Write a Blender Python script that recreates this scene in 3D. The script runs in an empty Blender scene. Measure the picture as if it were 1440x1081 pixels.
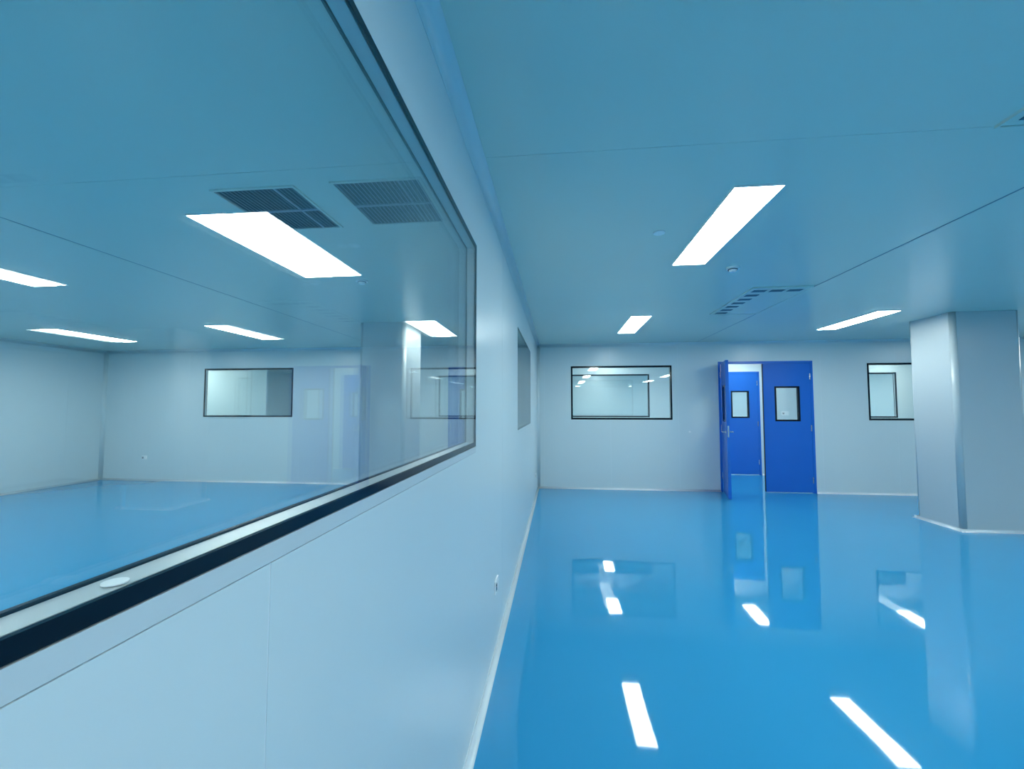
import bpy, bmesh, math
from mathutils import Vector, Matrix

# ------------------------------------------------------------------ camera, world, exposure
sc = bpy.context.scene
COL = sc.collection
CAM_Z = 1.45
cam_d = bpy.data.cameras.new('camera')
cam = bpy.data.objects.new('camera', cam_d)
COL.objects.link(cam)
cam_d.sensor_fit = 'HORIZONTAL'
cam_d.sensor_width = 36.0
cam_d.lens = 36.0 * 612.0 / 1440.0
cam_d.clip_start = 0.02
right = Vector((0.99442268, 0.10546818, 0.0))
up = Vector((0.00559296, -0.05273409, 0.99859293))
fwd = Vector((-0.10531978, 0.99302345, 0.05302985))
m = Matrix((right, up, -fwd)).transposed().to_4x4()
m.translation = (0, 0, CAM_Z)
cam.matrix_world = m
sc.camera = cam

world = bpy.data.worlds.new('world')
sc.world = world
world.use_nodes = True
world.node_tree.nodes['Background'].inputs[0].default_value = (0.5, 0.75, 0.9, 1)
world.node_tree.nodes['Background'].inputs[1].default_value = 0.0

sc.view_settings.view_transform = 'Standard'
sc.view_settings.look = 'None'
sc.view_settings.gamma = 1.0
sc.view_settings.use_curve_mapping = False
sc.view_settings.exposure = 0.0
sc.cycles.transparent_max_bounces = 40
sc.cycles.max_bounces = 10
sc.cycles.diffuse_bounces = 5
sc.cycles.glossy_bounces = 6
sc.cycles.use_denoising = True

LAMP_COLOR = (0.87, 1.0, 0.98, 1)
LAMP_STRENGTH = 27.0

# ------------------------------------------------------------------ materials
def new_mat(name):
    mt = bpy.data.materials.new(name)
    mt.use_nodes = True
    nt = mt.node_tree
    return mt, nt, nt.nodes['Principled BSDF'], nt.nodes['Material Output']

def paint(name, color, rough, spec=0.5, metallic=0.0, var=0.04, scale=2.0, bump=0.0, bump_scale=30.0, coat=0.0, coat_rough=0.05):
    mt, nt, bs, out = new_mat(name)
    tc = nt.nodes.new('ShaderNodeTexCoord')
    nz = nt.nodes.new('ShaderNodeTexNoise')
    nz.inputs['Scale'].default_value = scale
    nz.inputs['Detail'].default_value = 3
    nt.links.new(tc.outputs['Object'], nz.inputs['Vector'])
    mx = nt.nodes.new('ShaderNodeMix'); mx.data_type = 'RGBA'
    mx.inputs[6].default_value = (*[c * (1 - var) for c in color], 1)
    mx.inputs[7].default_value = (*[min(1, c * (1 + var)) for c in color], 1)
    nt.links.new(nz.outputs['Fac'], mx.inputs[0])
    nt.links.new(mx.outputs[2], bs.inputs['Base Color'])
    bs.inputs['Roughness'].default_value = rough
    bs.inputs['Specular IOR Level'].default_value = spec
    bs.inputs['Metallic'].default_value = metallic
    bs.inputs['Coat Weight'].default_value = coat
    bs.inputs['Coat Roughness'].default_value = coat_rough
    if bump > 0:
        n2 = nt.nodes.new('ShaderNodeTexNoise')
        n2.inputs['Scale'].default_value = bump_scale
        n2.inputs['Detail'].default_value = 1
        nt.links.new(tc.outputs['Object'], n2.inputs['Vector'])
        bp = nt.nodes.new('ShaderNodeBump')
        bp.inputs['Strength'].default_value = 1.0
        bp.inputs['Distance'].default_value = bump
        nt.links.new(n2.outputs['Fac'], bp.inputs['Height'])
        nt.links.new(bp.outputs['Normal'], bs.inputs['Normal'])
    return mt

def glass_mat(name, tint):
    # thin clear sheet: Fresnel reflection over straight transmission, same for every ray
    mt, nt, bs, out = new_mat(name)
    nt.nodes.remove(bs)
    geo = nt.nodes.new('ShaderNodeNewGeometry')
    dot = nt.nodes.new('ShaderNodeVectorMath'); dot.operation = 'DOT_PRODUCT'
    nt.links.new(geo.outputs['Incoming'], dot.inputs[0])
    nt.links.new(geo.outputs['Normal'], dot.inputs[1])
    ab = nt.nodes.new('ShaderNodeMath'); ab.operation = 'ABSOLUTE'
    nt.links.new(dot.outputs['Value'], ab.inputs[0])
    inv = nt.nodes.new('ShaderNodeMath'); inv.operation = 'SUBTRACT'
    inv.inputs[0].default_value = 1.0
    nt.links.new(ab.outputs[0], inv.inputs[1])
    pw = nt.nodes.new('ShaderNodeMath'); pw.operation = 'POWER'
    pw.inputs[1].default_value = 5.0
    nt.links.new(inv.outputs[0], pw.inputs[0])
    ml = nt.nodes.new('ShaderNodeMath'); ml.operation = 'MULTIPLY_ADD'
    ml.inputs[1].default_value = 0.96
    ml.inputs[2].default_value = 0.04
    nt.links.new(pw.outputs[0], ml.inputs[0])
    tr = nt.nodes.new('ShaderNodeBsdfTransparent'); tr.inputs[0].default_value = (*tint, 1)
    gl = nt.nodes.new('ShaderNodeBsdfGlossy'); gl.inputs['Roughness'].default_value = 0.0
    mx = nt.nodes.new('ShaderNodeMixShader')
    nt.links.new(ml.outputs[0], mx.inputs[0])
    nt.links.new(tr.outputs[0], mx.inputs[1])
    nt.links.new(gl.outputs[0], mx.inputs[2])
    nt.links.new(mx.outputs[0], out.inputs['Surface'])
    return mt

def emit_mat(name, color, strength):
    mt, nt, bs, out = new_mat(name)
    nt.nodes.remove(bs)
    em = nt.nodes.new('ShaderNodeEmission')
    em.inputs[0].default_value = color
    em.inputs[1].default_value = strength
    nt.links.new(em.outputs[0], out.inputs['Surface'])
    return mt

M = {}
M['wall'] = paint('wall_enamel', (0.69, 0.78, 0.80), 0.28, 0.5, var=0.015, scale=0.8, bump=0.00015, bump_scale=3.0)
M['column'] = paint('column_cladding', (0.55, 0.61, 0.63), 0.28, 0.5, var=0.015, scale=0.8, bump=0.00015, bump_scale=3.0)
M['core'] = paint('joint_sealant', (0.80, 0.86, 0.90), 0.5, 0.3)
M['ceil'] = paint('ceiling_enamel', (0.65, 0.75, 0.68), 0.26, 0.5, var=0.02, scale=0.8, bump=0.0005, bump_scale=2.0)
M['ceil_joint'] = paint('ceiling_joint', (0.16, 0.25, 0.30), 0.6, 0.2)
M['floor'] = paint('epoxy_floor', (0.034, 0.32, 0.60), 0.035, 0.5, var=0.03, scale=0.6, bump=0.0022, bump_scale=1.3)
M['alu'] = paint('aluminium', (0.58, 0.62, 0.63), 0.35, 0.5, metallic=0.25, var=0.03, scale=8)
M['strip'] = paint('sill_strip_paint', (0.62, 0.69, 0.72), 0.3, 0.5, var=0.02)
M['cove'] = paint('cove_trim', (0.78, 0.84, 0.87), 0.25, 0.5, metallic=0.1, var=0.02)
M['black'] = paint('black_border', (0.004, 0.008, 0.016), 0.1, 0.3, var=0.1)
M['blue'] = paint('blue_door_enamel', (0.015, 0.155, 0.62), 0.25, 0.5, var=0.04, scale=3, bump=0.0003, bump_scale=5)
M['steel'] = paint('brushed_steel', (0.62, 0.68, 0.72), 0.22, 0.5, metallic=0.9, var=0.05, scale=20)
M['white'] = paint('white_plastic', (0.92, 0.94, 0.95), 0.3, 0.5, var=0.02)
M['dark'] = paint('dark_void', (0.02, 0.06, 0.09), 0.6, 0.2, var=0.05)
M['slot'] = paint('slot_shadow', (0.05, 0.12, 0.17), 0.5, 0.3, var=0.05)
M['louvre'] = paint('grille_slat', (0.30, 0.38, 0.46), 0.4, 0.4, metallic=0.2, var=0.05, scale=10)
M['glass'] = glass_mat('window_glass', (0.985, 0.995, 0.992))
M['lamp'] = emit_mat('lamp_diffuser', LAMP_COLOR, LAMP_STRENGTH)

# ------------------------------------------------------------------ mesh helpers
def mesh_boxes(name, boxes):
    bm = bmesh.new()
    for b in boxes:
        x0, x1, y0, y1, z0, z1 = b
        v = [bm.verts.new(p) for p in ((x0,y0,z0),(x1,y0,z0),(x1,y1,z0),(x0,y1,z0),(x0,y0,z1),(x1,y0,z1),(x1,y1,z1),(x0,y1,z1))]
        for f in ((0,3,2,1),(4,5,6,7),(0,1,5,4),(1,2,6,5),(2,3,7,6),(3,0,4,7)):
            bm.faces.new([v[i] for i in f])
    me = bpy.data.meshes.new(name)
    bm.to_mesh(me); bm.free()
    return me

def link(name, me, mat, parent=None, loc=(0,0,0)):
    o = bpy.data.objects.new(name, me)
    COL.objects.link(o)
    if mat is not None and me is not None and not me.materials:
        me.materials.append(mat)
    o.location = loc
    if parent is not None:
        o.parent = parent
    return o

def boxes(name, bl, mat, parent=None, bevel=0.0, loc=(0,0,0)):
    o = link(name, mesh_boxes(name, bl), mat, parent, loc)
    if bevel > 0:
        b = o.modifiers.new('bevel', 'BEVEL')
        b.width = bevel; b.segments = 2; b.limit_method = 'ANGLE'
    return o

def empty(name, loc=(0,0,0)):
    o = bpy.data.objects.new(name, None)
    COL.objects.link(o)
    o.location = loc
    o.empty_display_size = 0.1
    return o

def tag(o, label, cat, group=None):
    o['label'] = label; o['category'] = cat
    if group: o['group'] = group
    return o

def struct(o, label=None, cat=None):
    o['kind'] = 'structure'
    if label: o['label'] = label
    if cat: o['category'] = cat
    return o

def disc(name, r, z0, z1, mat, parent=None, loc=(0,0,0), seg=32, r2=None, axis='z'):
    bm = bmesh.new()
    bmesh.ops.create_cone(bm, cap_ends=True, segments=seg, radius1=r if r2 is None else r2, radius2=r, depth=z1 - z0)
    bmesh.ops.translate(bm, verts=bm.verts, vec=(0, 0, (z0 + z1) / 2))
    if axis == 'y':
        bmesh.ops.rotate(bm, verts=bm.verts, cent=(0,0,0), matrix=Matrix.Rotation(math.pi/2, 3, 'X'))
    elif axis == 'x':
        bmesh.ops.rotate(bm, verts=bm.verts, cent=(0,0,0), matrix=Matrix.Rotation(math.pi/2, 3, 'Y'))
    me = bpy.data.meshes.new(name); bm.to_mesh(me); bm.free()
    return link(name, me, mat, parent, loc)

def cove(name, p0, p1, n, r, top=False, parent=None, mat=None, vertical_n2=None, lip=0.006):
    """concave quarter-round strip from p0 to p1; n = direction away from the wall"""
    p0, p1, n = Vector(p0), Vector(p1), Vector(n)
    if vertical_n2 is not None: u2 = Vector(vertical_n2)
    else: u2 = Vector((0, 0, -1 if top else 1))
    pts = [(0, 0), (r + lip, 0), (r + lip, 0.002)]
    for i in range(9):
        a = math.pi / 2 * i / 8
        pts.append((r - r * math.sin(a) + 0.002, r - r * math.cos(a) + 0.002))
    pts += [(0.002, r + lip), (0, r + lip)]
    bm = bmesh.new()
    ra = [bm.verts.new(p0 + n * a + u2 * b) for a, b in pts]
    rb = [bm.verts.new(p1 + n * a + u2 * b) for a, b in pts]
    k = len(pts)
    for i in range(k):
        j = (i + 1) % k
        f = bm.faces.new((ra[i], ra[j], rb[j], rb[i]))
        if 2 <= i <= 10: f.smooth = True
    bm.faces.new(ra[::-1]); bm.faces.new(rb)
    bmesh.ops.recalc_face_normals(bm, faces=bm.faces)
    me = bpy.data.meshes.new(name); bm.to_mesh(me); bm.free()
    return link(name, me, mat or M['cove'], parent)

# ------------------------------------------------------------------ dimensions
H = 2.6
W = -0.38            # right face of the partition
WT = 0.05            # wall thickness
B = 7.95             # room face of the back wall
B2 = 9.97            # near face of the far corridor wall
XL, XR = -9.2, 9.3   # outer walls
YF = -5.6            # wall behind the camera
FAR = 14.2
J = 0.003

# ------------------------------------------------------------------ floor and ceiling
floor = struct(boxes('floor', [(XL - .1, XR + .1, YF - .1, FAR + .1, -0.1, 0.0)], M['floor']),
               'glossy sky blue epoxy floor', 'floor')
ceiling = struct(boxes('ceiling', [(XL - .1, XR + .1, YF - .1, FAR + .1, H + 0.004, H + 0.12)], M['ceil']),
                 'smooth blue tinted metal panel ceiling', 'ceiling')
JX = 2.43
JXL = -3.35
JY = 1.925
def cpanel(x0, x1, y0, y1, gx0=0, gx1=0, gy0=0, gy1=0):
    return boxes('ceiling_panel', [(x0 + gx0, x1 - gx1, y0 + gy0, y1 - gy1, H, H + 0.0045)], M['ceil'], ceiling)
for (y0, y1, g0, g1) in ((YF - .1, JY, 0, .0012), (JY, B + .025, .0012, 0), (B + .025, FAR + .1, 0, 0)):
    cpanel(XL - .1, JXL, y0, y1, 0, .008, g0, g1)
    cpanel(JXL, W - .025, y0, y1, .008, 0, g0, g1)
    cpanel(W - .025, JX, y0, y1, 0, .008, g0, g1)
    cpanel(JX, XR + .1, y0, y1, .008, 0, g0, g1)

for xj in (JX, JXL):
    boxes('joint_strip', [(xj - .008, xj + .008, YF, B, H + .001, H + .004)], M['ceil_joint'], ceiling)

# ------------------------------------------------------------------ walls with openings
def wall(name, axis, f0, f1, u0, u1, openings, joints, label, ztop=H):
    """axis 'x': wall plane normal along x, runs along y; axis 'y': normal along y, runs along x.
       openings: (a, b, z0, z1)"""
    def bx(t0, t1, a, b, z0, z1):
        return (t0, t1, a, b, z0, z1) if axis == 'x' else (a, b, t0, t1, z0, z1)
    def pieces(a, b, g=0.0):
        cuts = sorted({a, b} | {c for o in openings for c in (o[0], o[1]) if a < c < b})
        out = []
        for c0, c1 in zip(cuts[:-1], cuts[1:]):
            mid = (c0 + c1) / 2
            op = [o for o in openings if o[0] <= mid <= o[1]]
            e0 = c0 + (g if c0 == a else 0); e1 = c1 - (g if c1 == b else 0)
            if not op:
                out.append((e0, e1, 0.0, ztop))
            else:
                o = op[0]
                if o[2] > 0.001: out.append((e0, e1, 0.0, o[2]))
                out.append((e0, e1, o[3], ztop))
        return out
    s = 0.001
    root = boxes(name, [bx(f0 + s, f1 - s, *p) for p in pieces(u0, u1)], M['core'])
    struct(root, label, 'wall')
    js = [u0] + [j for j in joints if u0 < j < u1] + [u1]
    for a, b in zip(js[:-1], js[1:]):
        for t0, t1 in ((f0, f0 + s), (f1 - s, f1)):
            boxes('wall_panel', [bx(t0, t1, *p) for p in pieces(a, b, J / 2)], M['wall'], root)
    return root

def seq(a, b, step, start):
    k = math.floor((a - start) / step)
    out = []
    while True:
        v = start + k * step
        if v >= b: break
        if v > a + .05 and v < b - .05: out.append(v)
        k += 1
    return out

WIN_A = (0.10, 2.00, 1.2442, 2.218)     # large window in the partition (opening includes the sill strip)
WIN_B = (4.09, 6.00, 1.235, 2.225)
wall('wall_partition', 'x', W - WT, W, YF, B, [WIN_A, WIN_B], [-4.25, -3.05, -1.85, -0.65, 0.551, 2.95, 5.05, 6.9], 'pale blue panel partition between the two rooms')
WL = (-7.00, -5.12, 1.265, 2.225)
WR = (0.23, 2.005, 1.235, 2.20)
W3 = (5.21, 7.02, 1.235, 2.205)
D1 = (2.79, 4.345, 0.0, 2.255)
D3 = (-2.04, -1.12, 0.0, 2.215)
wall('wall_back', 'y', B, B + WT, XL, XR, [WL, WR, W3, D1, D3], seq(XL, XR, 1.18, 0.93), 'pale grey blue panel wall at the far end of both rooms')
V1 = (0.23, 2.025, 1.235, 2.20)
V3 = (5.28, 7.10, 1.235, 2.195)
D2 = (3.47, 4.355, 0.0, 2.235)
D4 = (-7.12, -4.6, 0.0, 2.45)   # side passage off the corridor
wall('wall_corridor', 'y', B2, B2 + WT, XL, XR, [V1, V3, D2, D4], seq(XL, XR, 1.18, 1.1), 'pale corridor wall seen through the open door')
wall('wall_left', 'x', XL - WT, XL, YF, FAR, [], seq(YF, FAR, 1.18, 0.2), 'pale wall at the left end of the glazed room')
wall('wall_right', 'x', XR, XR + WT, YF, FAR, [], seq(YF, FAR, 1.18, 0.2), 'pale wall beyond the column')
wall('wall_front', 'y', YF - WT, YF, XL, XR, [], seq(XL, XR, 1.18, 0.2), 'pale wall behind the camera')
wall('wall_far', 'y', FAR, FAR + WT, XL, XR, [], seq(XL, XR, 1.18, 0.2), 'pale wall of the room beyond the corridor')
wall('wall_divider', 'x', 8.2, 8.25, B2 + WT, FAR, [], [], 'pale side wall of the room beyond the corridor')

# coves: floor skirting and ceiling trims
R0 = 0.022
RC = 0.05
def base_run(name, p0, p1, n, label):
    return struct(cove(name, p0, p1, n, R0 + .006, lip=.004), label, 'skirting')
base_run('baseboard_partition', (W, YF, 0), (W, B, 0), (1, 0, 0), 'white curved skirting along the partition')
base_run('baseboard_partition_left', (W - WT, YF, 0), (W - WT, B, 0), (-1, 0, 0), 'white curved skirting on the far side of the partition')
base_run('baseboard_back', (W, B, 0), (D1[0], B, 0), (0, -1, 0), 'white curved skirting left of the double door')
base_run('baseboard_back_right', (D1[1], B, 0), (XR, B, 0), (0, -1, 0), 'white curved skirting right of the double door')
base_run('baseboard_back_left', (XL, B, 0), (D3[0], B, 0), (0, -1, 0), 'white curved skirting along the glazed room back wall')
base_run('baseboard_left', (XL, YF, 0), (XL, B, 0), (1, 0, 0), 'white curved skirting along the left wall')
base_run('baseboard_right', (XR, YF, 0), (XR, B, 0), (-1, 0, 0), 'white curved skirting along the right wall')
base_run('baseboard_corridor', (D2[1], B2, 0), (XR, B2, 0), (0, -1, 0), 'white curved skirting in the corridor right of its door')
base_run('baseboard_corridor_left', (D4[1], B2, 0), (D2[0], B2, 0), (0, -1, 0), 'white curved skirting in the corridor left of its door')
k = 0
for p0, p1, n, lb in (((W, YF, H), (W, B, H), (1, 0, 0), 'partition top cove'), ((W - WT, YF, H), (W - WT, B, H), (-1, 0, 0), 'partition top cove, glazed room side'),
                      ((W, B, H), (XR, B, H), (0, -1, 0), 'back wall top cove'), ((XL, B, H), (W - WT, B, H), (0, -1, 0), 'glazed room back wall top cove'),
                      ((XL, YF, H), (XL, B, H), (1, 0, 0), 'left wall top cove'), ((XR, YF, H), (XR, B, H), (-1, 0, 0), 'right wall top cove')):
    k += 1
    struct(cove('trim_%d' % k, p0, p1, n, RC, top=True, mat=M['wall'], lip=.003), 'pale curved ' + lb, 'trim')
for x, n, lb in ((W, 1, 'right side of partition'), (W - WT, -1, 'glazed room side of partition'), (XL, 1, 'left corner of the glazed room')):
    k += 1
    struct(cove('trim_%d' % k, (x, B, 0), (x, B, H), (n, 0, 0), RC, mat=M['wall'], vertical_n2=(0, -1, 0), lip=.003), 'pale curved corner strip, ' + lb, 'trim')

# ------------------------------------------------------------------ flush double glazed windows
wn = 0
def window(axis, f0, f1, op, label, border=0.018, strip=0.0):
    """f0/f1: the two wall faces. One pane flush with each face, a black border on each pane, an aluminium spacer between."""
    global wn
    wn += 1
    a, b, z0, z1 = op
    z0 = z0 + strip
    def bx(t0, t1, u0, u1, w0, w1):
        return (t0, t1, u0, u1, w0, w1) if axis == 'x' else (u0, u1, t0, t1, w0, w1)
    def ring(t0, t1, wd, e=0.0):
        A, Bb, Z0, Z1 = a + e, b - e, z0 + e, z1 - e
        return [bx(t0, t1, A, Bb, Z0, Z0 + wd), bx(t0, t1, A, Bb, Z1 - wd, Z1), bx(t0, t1, A, A + wd, Z0 + wd, Z1 - wd), bx(t0, t1, Bb - wd, Bb, Z0 + wd, Z1 - wd)]
    root = empty('window_%d' % wn, ((f0 + f1) / 2, a, z0) if axis == 'x' else (a, (f0 + f1) / 2, z0))
    struct(root, label, 'window')
    inv = -Vector(root.location)
    g = 0.005
    bo1, bo0 = (border, border * 1.12) if axis == 'x' else (border * 1.1, border)
    def part(nm, bl, mat):
        o = boxes(nm, bl, mat, root)
        o.location = inv
        return o
    part('glass_pane', [bx(f1 - g - .0005, f1 - .0005, a + bo1, b - bo1, z0 + bo1, z1 - bo1)], M['glass'])
    part('glass_pane', [bx(f0 + .0005, f0 + g + .0005, a + bo0, b - bo0, z0 + bo0, z1 - bo0)], M['glass'])
    part('black_border', ring(f1 - g - .001, f1 - .0003, bo1 - .001, .001), M['black'])
    part('black_border', ring(f0 + .0003, f0 + g + .001, bo0 - .001, .001), M['black'])
    part('spacer_frame', ring(f0 + g + .003, f1 - g - .003, border * .94, .001), M['alu'])
    if strip > 0:
        part('sill_strip', [bx(f0, f1, a, b, z0 - strip + .0014, z0 - .0008)], M['strip'])
    return root
w1 = window('x', W - WT, W, WIN_A, 'large black edged double glazed window in the partition, nearest the camera', strip=0.0275, border=0.019)
window('x', W - WT, W, WIN_B, 'black edged window in the partition beside the far corner')
window('y', B, B + WT, WR, 'black edged window in the back wall left of the double door', border=.030)
window('y', B, B + WT, W3, 'black edged window in the back wall half hidden by the column', border=.030)
window('y', B, B + WT, WL, 'black edged window in the back wall seen through the large glass', border=.030)
window('y', B2, B2 + WT, V1, 'black edged corridor window seen through the window left of the double door', border=.030)
window('y', B2, B2 + WT, V3, 'black edged corridor window seen beside the column', border=.030)
# white disc standing for a light reflection on the large window's spacer
pl = disc('spacer_glint', 0.010, 0, 0.0012, M['white'], w1)
pl.location = Vector((-0.400, 0.363, 1.2905 + .0012)) - Vector(w1.location)

# ------------------------------------------------------------------ doors
def vision(parent, u0, u1, z0, z1, t, wd=0.03):
    """glazed vision panel through a leaf of thickness t, leaf local coordinates (x across, y depth)"""
    def ring(y0, y1):
        return [(u0, u1, y0, y1, z0, z0 + wd), (u0, u1, y0, y1, z1 - wd, z1), (u0, u0 + wd, y0, y1, z0 + wd, z1 - wd), (u1 - wd, u1, y0, y1, z0 + wd, z1 - wd)]
    boxes('black_border', ring(-.002, t + .002), M['black'], parent)
    boxes('glass_pane', [(u0 + wd - .002, u1 - wd + .002, .004, .009, z0 + wd - .002, z1 - wd + .002)], M['glass'], parent)
    boxes('glass_pane', [(u0 + wd - .002, u1 - wd + .002, t - .009, t - .004, z0 + wd - .002, z1 - wd + .002)], M['glass'], parent)

def leaf_mesh(w, z0, z1, t, vis):
    u0, u1, v0, v1 = vis
    return [(0, u0, 0, t, z0, z1), (u1, w, 0, t, z0, z1), (u0, u1, 0, t, z0, v0), (u0, u1, 0, t, v1, z1)]

def lever(parent, x, z, t, dirx):
    """lever set through the leaf: rose, neck and handle bar on both faces, one mesh"""
    bm = bmesh.new()
    for s, y in ((-1, 0.0), (1, t)):
        r = bmesh.ops.create_cone(bm, cap_ends=True, segments=20, radius1=.026, radius2=.026, depth=.008, matrix=Matrix.Translation((x, y + s * .004, z)) @ Matrix.Rotation(math.pi/2, 4, 'X'))
        r = bmesh.ops.create_cone(bm, cap_ends=True, segments=14, radius1=.010, radius2=.010, depth=.05, matrix=Matrix.Translation((x, y + s * .030, z)) @ Matrix.Rotation(math.pi/2, 4, 'X'))
        r = bmesh.ops.create_cone(bm, cap_ends=True, segments=14, radius1=.010, radius2=.008, depth=.13, matrix=Matrix.Translation((x + dirx * .055, y + s * .052, z)) @ Matrix.Rotation(math.pi/2, 4, 'Y'))
    # latch plate on the leaf edge side
    me = bpy.data.meshes.new('door_handle'); bm.to_mesh(me); bm.free()
    return link('door_handle', me, M['steel'], parent)

def hinge(parent, x, y, z):
    bm = bmesh.new()
    for dz in (-.035, 0.0, .035):
        bmesh.ops.create_cone(bm, cap_ends=True, segments=12, radius1=.009, radius2=.009, depth=.032, matrix=Matrix.Translation((x, y, z + dz)))
    me = bpy.data.meshes.new('hinge'); bm.to_mesh(me); bm.free()
    return link('hinge', me, M['steel'], parent)

def frame_boxes(a, b, ztop, y0, y1, wd):
    return [(a, a + wd, y0, y1, 0, ztop), (b - wd, b, y0, y1, 0, ztop), (a + wd, b - wd, y0, y1, ztop - wd, ztop)]

T = 0.045
# double door of the right room: passive leaf closed, active leaf swung into the room
d1 = struct(empty('door_1', (D1[0], B, 0)), 'bright blue double door with its left leaf swung open', 'door')
fo = boxes('door_frame', [(x0 - D1[0], x1 - D1[0], y0, y1, z0, z1) for x0, x1, y0, y1, z0, z1 in frame_boxes(D1[0], D1[1], D1[3], -.004, WT + .004, .04)], M['blue'], d1, bevel=.002)
wl = 0.70
def make_leaf(w, vis, z1):
    o = boxes('door_leaf', leaf_mesh(w, .012, z1, T, vis), M['blue'], d1)
    vision(o, *vis[:2], vis[2], vis[3], T)
    return o
xl0 = D1[0] + .043
leafA = make_leaf(wl, (.20, .56, 1.22, 1.82), D1[3] - .043)
leafA.location = (xl0 - D1[0], -.002, 0)
leafA.rotation_euler = (0, 0, math.radians(-104.0))
lever(leafA, wl - .06, 1.06, T, -1)
lock = boxes('lock_plate', [(wl - .001, wl + .0015, .012, .033, .98, 1.16)], M['steel'], leafA)
for z in (.28, 1.10, 2.02): hinge(leafA, 0.0, -.006, z)
xp0 = xl0 + wl + .004
wp = D1[1] - .043 - xp0
vx = xp0 - 0.0
leafP = make_leaf(wp, (3.715 - xp0, 4.125 - xp0, 1.215, 1.818), D1[3] - .043)
leafP.location = (xp0 - D1[0], 0, 0)
for z in (.22, 1.10, 1.98): hinge(leafP, wp - .012, -.008, z)
# dark rebate strip on the meeting edge
boxes('meeting_seal', [(-.004, .010, .004, T - .004, .012, D1[3] - .045)], M['black'], leafP)

def single_door(name, op, y, vis, label, handle_left):
    a, b, _, zt = op
    root = struct(empty(name, (a, y, 0)), label, 'door')
    boxes('door_frame', [(x0 - a, x1 - a, y0, y1, z0, z1) for x0, x1, y0, y1, z0, z1 in frame_boxes(a, b, zt, -.004, WT + .004, .04)], M['blue'], root, bevel=.002)
    w = b - a - .086
    o = boxes('door_leaf', leaf_mesh(w, .012, zt - .043, T, (vis[0] - a - .043, vis[1] - a - .043, vis[2], vis[3])), M['blue'], root)
    o.location = (.043, 0, 0)
    vision(o, vis[0] - a - .043, vis[1] - a - .043, vis[2], vis[3], T)
    lever(o, .06 if handle_left else w - .06, 1.06, T, 1 if handle_left else -1)
    for z in (.28, 1.10, 1.98): hinge(o, w - .01 if handle_left else .01, -.008, z)
    return root
single_door('door_2', D2, B2, (3.755, 4.135, 1.225, 1.815), 'blue single door across the corridor behind the open leaf', True)
single_door('door_3', D3, B, (-1.82, -1.42, 1.225, 1.80), 'blue single door at the back of the glazed room beside its column', False)

# ------------------------------------------------------------------ columns
def column(x0, x1, y0, y1, label):
    root = tag(empty('column', ((x0 + x1) / 2, (y0 + y1) / 2, 0)), label, 'column')
    cx, cy = (x0 + x1) / 2, (y0 + y1) / 2
    hx, hy = (x1 - x0) / 2, (y1 - y0) / 2
    r = 0.05
    # four flat cladding faces
    for sx in (-1, 1):
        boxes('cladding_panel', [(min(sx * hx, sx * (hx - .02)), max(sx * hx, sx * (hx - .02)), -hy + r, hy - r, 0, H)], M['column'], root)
    for sy in (-1, 1):
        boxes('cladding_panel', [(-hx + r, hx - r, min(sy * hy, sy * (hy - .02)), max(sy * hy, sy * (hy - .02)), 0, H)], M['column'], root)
    # rounded corner strips
    for sx in (-1, 1):
        for sy in (-1, 1):
            bm = bmesh.new()
            c = Vector((sx * (hx - r), sy * (hy - r), 0))
            lo, hi = [], []
            pts = [c + Vector((sx * r * math.cos(a), sy * r * math.sin(a), 0)) for a in [math.pi / 2 * i / 10 for i in range(11)]]
            pts += [c + Vector((0, sy * (r - .02), 0)), c + Vector((sx * (r - .02), 0, 0))]
            for p in pts:
                lo.append(bm.verts.new(p)); hi.append(bm.verts.new(p + Vector((0, 0, H))))
            n = len(pts)
            for i in range(n):
                f = bm.faces.new((lo[i], lo[(i + 1) % n], hi[(i + 1) % n], hi[i]))
                f.smooth = i < 10
            bm.faces.new(lo); bm.faces.new(hi)
            bmesh.ops.recalc_face_normals(bm, faces=bm.faces)
            me = bpy.data.meshes.new('corner_strip'); bm.to_mesh(me); bm.free()
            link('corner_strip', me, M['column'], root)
    e = .03
    for p0, p1, n in (((-hx - e, -hy, 0), (hx + e, -hy, 0), (0, -1, 0)), ((-hx - e, hy, 0), (hx + e, hy, 0), (0, 1, 0)),
                      ((-hx, -hy - e, 0), (-hx, hy + e, 0), (-1, 0, 0)), ((hx, -hy - e, 0), (hx, hy + e, 0), (1, 0, 0))):
        cove('cove_skirting', p0, p1, n, R0 + .006, lip=.004, parent=root)
    return root
column(4.70, 5.44, 5.70, 6.36, 'square pale metal clad column standing in the right room')
column(-2.67, -2.03, 5.60, 6.30, 'square pale metal clad column in the glazed room behind the large window')

# ------------------------------------------------------------------ ceiling lights
LL, LW = 1.24, 0.252
me_dif = mesh_boxes('diffuser', [(-LW/2 + .004, LW/2 - .004, -LL/2 + .004, LL/2 - .004, -.012, -.004)])
me_dif.materials.append(M['lamp'])
me_frm = mesh_boxes('lamp_frame', [(-LW/2, -LW/2 + .004, -LL/2, LL/2, -.011, 0), (LW/2 - .004, LW/2, -LL/2, LL/2, -.011, 0), (-LW/2 + .004, LW/2 - .004, -LL/2, -LL/2 + .004, -.011, 0), (-LW/2 + .004, LW/2 - .004, LL/2 - .004, LL/2, -.011, 0), (-LW/2 + .004, LW/2 - .004, -LL/2 + .004, LL/2 - .004, -.004, 0)])
me_frm.materials.append(M['white'])
def light(x, y, label, group, rot=0):
    r = tag(empty('ceiling_light', (x, y, H)), label, 'ceiling light', group)
    r.rotation_euler = (0, 0, rot)
    link('lamp_frame', me_frm, None, r)
    link('diffuser', me_dif, None, r)
rows = {2.93: 'near row', 6.15: 'far row', -0.27: 'first row behind the camera', -3.47: 'second row behind the camera'}
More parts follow.
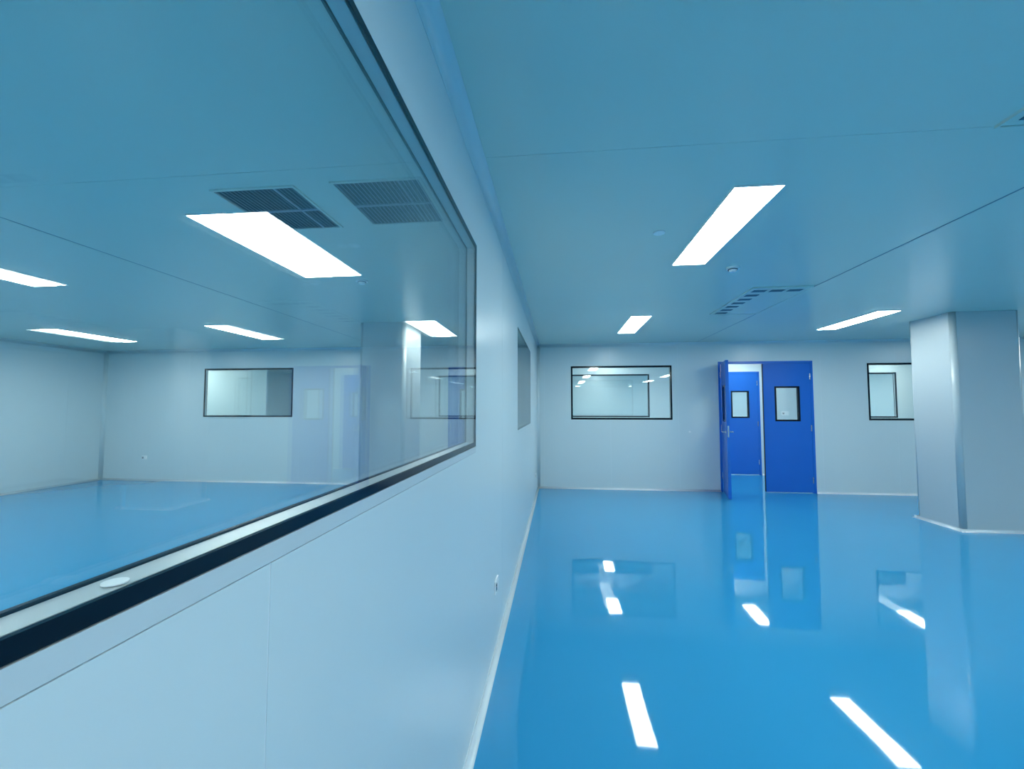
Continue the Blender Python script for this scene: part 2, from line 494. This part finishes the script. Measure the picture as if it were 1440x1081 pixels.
special = {(1.04, 2.93): 'largest bright ceiling light panel in the right room, nearest the camera',
           (1.04, 6.15): 'small bright ceiling light panel in front of the window left of the double door',
           (3.90, 6.15): 'bright ceiling light panel just left of the right column',
           (-2.07, 2.93): 'bright ceiling light panel seen through the large window beside the two air grilles',
           (-1.73, 6.15): 'bright ceiling light panel between the glazed room column and the partition',
           (-4.78, 2.93): 'bright ceiling light panel cut by the left edge of the photo',
           (-4.78, 6.15): 'bright ceiling light panel above the window seen through the large glass',
           (-7.38, 6.15): 'bright ceiling light panel near the left corner of the glazed room'}
cols = {1.04: 'nearest the partition', 3.90: 'in the middle of the right room', 6.76: 'beyond the right column', -2.07: 'next to the partition on its glazed side', -4.78: 'in the middle of the glazed room', -7.38: 'by the left wall'}
for x, cn in cols.items():
    for y, rn in rows.items():
        if x == -2.07 and y == 6.15: x = -1.73      # shifted clear of the column
        light(x, y, special.get((x, y), 'ceiling light panel %s, %s' % (cn, rn)), 'ceiling lights of the right room' if x > 0 else 'ceiling lights of the glazed room')
for x, lb in ((1.1, 'behind the window left of the double door'), (-8.75, 'added for brightness behind the left corner of the glazed room'), (3.85, 'behind the double door'), (6.75, 'behind the window beside the column'), (-2.0, 'behind the glazed room door'), (-4.9, 'behind the glazed room window')):  # the leftmost panel is unseen, added to brighten that end of the corridor
    light(x, 8.98, 'corridor ceiling light panel ' + lb, 'corridor ceiling lights')
for x, lb in ((1.25, 'left'), (4.0, 'middle'), (6.8, 'right')):
    for y, rn in ((11.4, 'front row'), (13.0, 'rear row added for brightness')):  # rear row is unseen, added to make the room beyond brighter
        light(x, y, 'ceiling light panel in the room beyond the corridor, %s of the %s' % (lb, rn), 'ceiling lights beyond the corridor')

light(-5.6, 12.6, 'added ceiling light panel brightening the side passage behind the glazed room window', 'ceiling lights beyond the corridor')  # unseen panel added to lift the dark passage

# ------------------------------------------------------------------ return air grilles
def grille(x0, x1, y0, y1, label):
    root = tag(empty('air_grille', ((x0 + x1) / 2, (y0 + y1) / 2, H)), label, 'air grille', 'return air grilles in the glazed room ceiling')
    hx, hy = (x1 - x0) / 2, (y1 - y0) / 2
    fw = .014
    boxes('grille_frame', [(-hx - fw, -hx, -hy - fw, hy + fw, -.008, 0), (hx, hx + fw, -hy - fw, hy + fw, -.008, 0), (-hx, hx, -hy - fw, -hy, -.008, 0), (-hx, hx, hy, hy + fw, -.008, 0)], M['ceil'], root)
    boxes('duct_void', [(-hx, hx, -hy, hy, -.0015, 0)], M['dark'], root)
    boxes('cross_bar', [(-hx, hx, -.006, .012, -.0085, -.0015)], M['louvre'], root)
    boxes('divider_bar', [(hx * .5, hx * .5 + .010, -hy, hy, -.0085, -.0015)], M['louvre'], root)
    n = 19
    pitch = 2 * hx / n
    bm = bmesh.new()
    sl = mesh_boxes('slat', [(-.0045, .0045, -hy, hy, -.001, .001)])
    sl.materials.append(M['louvre'])
    for i in range(n):
        o = link('slat', sl, None, root, (-hx + pitch * (i + .5), 0, -.0050))
        o.rotation_euler = (0, math.radians(38), 0)
    bm.free()
    return root
grille(-1.815, -1.37, 2.075, 2.575, 'dark slatted ceiling air grille partly covered by a light reflection')
grille(-1.142, -0.692, 2.065, 2.56, 'dark slatted ceiling air grille nearest the edge of the large window')

# ------------------------------------------------------------------ slotted supply air diffusers
def diffuser(x0, x1, y0, y1, label, far_row=False):
    root = tag(empty('air_diffuser', ((x0 + x1) / 2, (y0 + y1) / 2, H)), label, 'air diffuser', 'slotted supply diffusers')
    hx, hy = (x1 - x0) / 2, (y1 - y0) / 2
    boxes('face_plate', [(-hx + .012, hx - .012, -hy + .012, hy - .012, -.010, 0)], M['ceil'], root, bevel=.003)
    boxes('rim', [(-hx, -hx + .010, -hy, hy, -.013, 0), (hx - .010, hx, -hy, hy, -.013, 0), (-hx + .010, hx - .010, -hy, -hy + .010, -.013, 0), (-hx + .010, hx - .010, hy - .010, hy, -.013, 0)], M['ceil'], root)
    sl = mesh_boxes('slot_vane', [(-.062, .062, -.036, .036, -.0125, -.0095)])
    sl.materials.append(M['slot'])
    ys = [-hy + .115 + i * (2 * hy - .20) / 6 for i in range(7)]
    for yy in ys:
        link('slot_vane', sl, None, root, (-hx + .105, yy, 0))
    for i in (1, 2):
        link('slot_vane', sl, None, root, (-hx + .105 + i * .165, (ys[-1] if far_row else ys[0]), 0))
    return root
diffuser(1.86, 2.41, 4.33, 5.53, 'slotted air diffuser plate in the ceiling before the double door')
diffuser(1.78, 2.41, 0.73, 1.92, 'slotted air diffuser plate at the right upper edge of the photo', far_row=True)
diffuser(5.45, 6.00, 4.33, 5.53, 'slotted air diffuser plate beyond the right column')

# ------------------------------------------------------------------ small fittings
def smoke(x, y, label):
    root = tag(empty('smoke_detector', (x, y, H)), label, 'smoke detector')
    disc('detector_base', .052, -.012, 0, M['white'], root)
    disc('detector_body', .036, -.034, -.012, M['white'], root, r2=.026)
    disc('detector_slot', .0375, -.019, -.015, M['dark'], root)
    return root
smoke(1.436, 3.70, 'round white smoke detector on the ceiling before the slotted diffuser')
smoke(-1.76, 3.72, 'round white smoke detector on the glazed room ceiling')
sp = tag(empty('sprinkler_cover', (0.667, 2.895, H)), 'flat round pale cover disc on the ceiling left of the largest light', 'sprinkler')
disc('cover_disc', .036, -.006, 0, M['white'], sp)
disc('cover_ring', .040, -.003, 0, M['alu'], sp)

def outlet(loc, normal, label, w=.12, h=.075):
    """wall socket: local x across, -y out of the wall"""
    root = tag(empty('wall_socket', loc), label, 'wall socket')
    root.rotation_euler = (0, 0, {'-y': 0.0, '+x': math.pi / 2, '-x': -math.pi/2}[normal])
    boxes('cover_plate', [(-w/2, w/2, -.009, 0, -h/2, h/2)], M['white'], root, bevel=.003)
    for x in (-w * .24, ):
        for dx, dz in ((-.010, .010), (.010, .010), (0, -.012), (-.012, -.012), (.012, -.012)):
            boxes('pin_hole', [(x + dx - .0045, x + dx + .0045, -.0105, -.0088, dz - .009, dz + .009)], M['black'], root)
    boxes('rocker', [(w * .12, w * .38, -.012, -.009, -.02, .02)], M['white'], root, bevel=.002)
    return root
outlet((W, 2.655, .385), '+x', 'white wall socket on the partition below the end of the large window')
outlet((W, 7.26, .33), '+x', 'small white wall socket on the partition in the far corner')
outlet((-8.24, B, .455), '-y', 'white wall socket on the glazed room back wall near the left corner')
outlet((4.86, B2, 1.33), '-y', 'white wall plate seen through the closed door leaf window', w=.15, h=.09)
dot = tag(empty('door_button', (2.291, B, 1.027)), 'tiny round white button on the back wall left of the double door', 'button')
disc('button_base', .018, 0, .006, M['white'], dot, axis='y')
disc('button_cap', .011, .006, .011, M['white'], dot, axis='y')
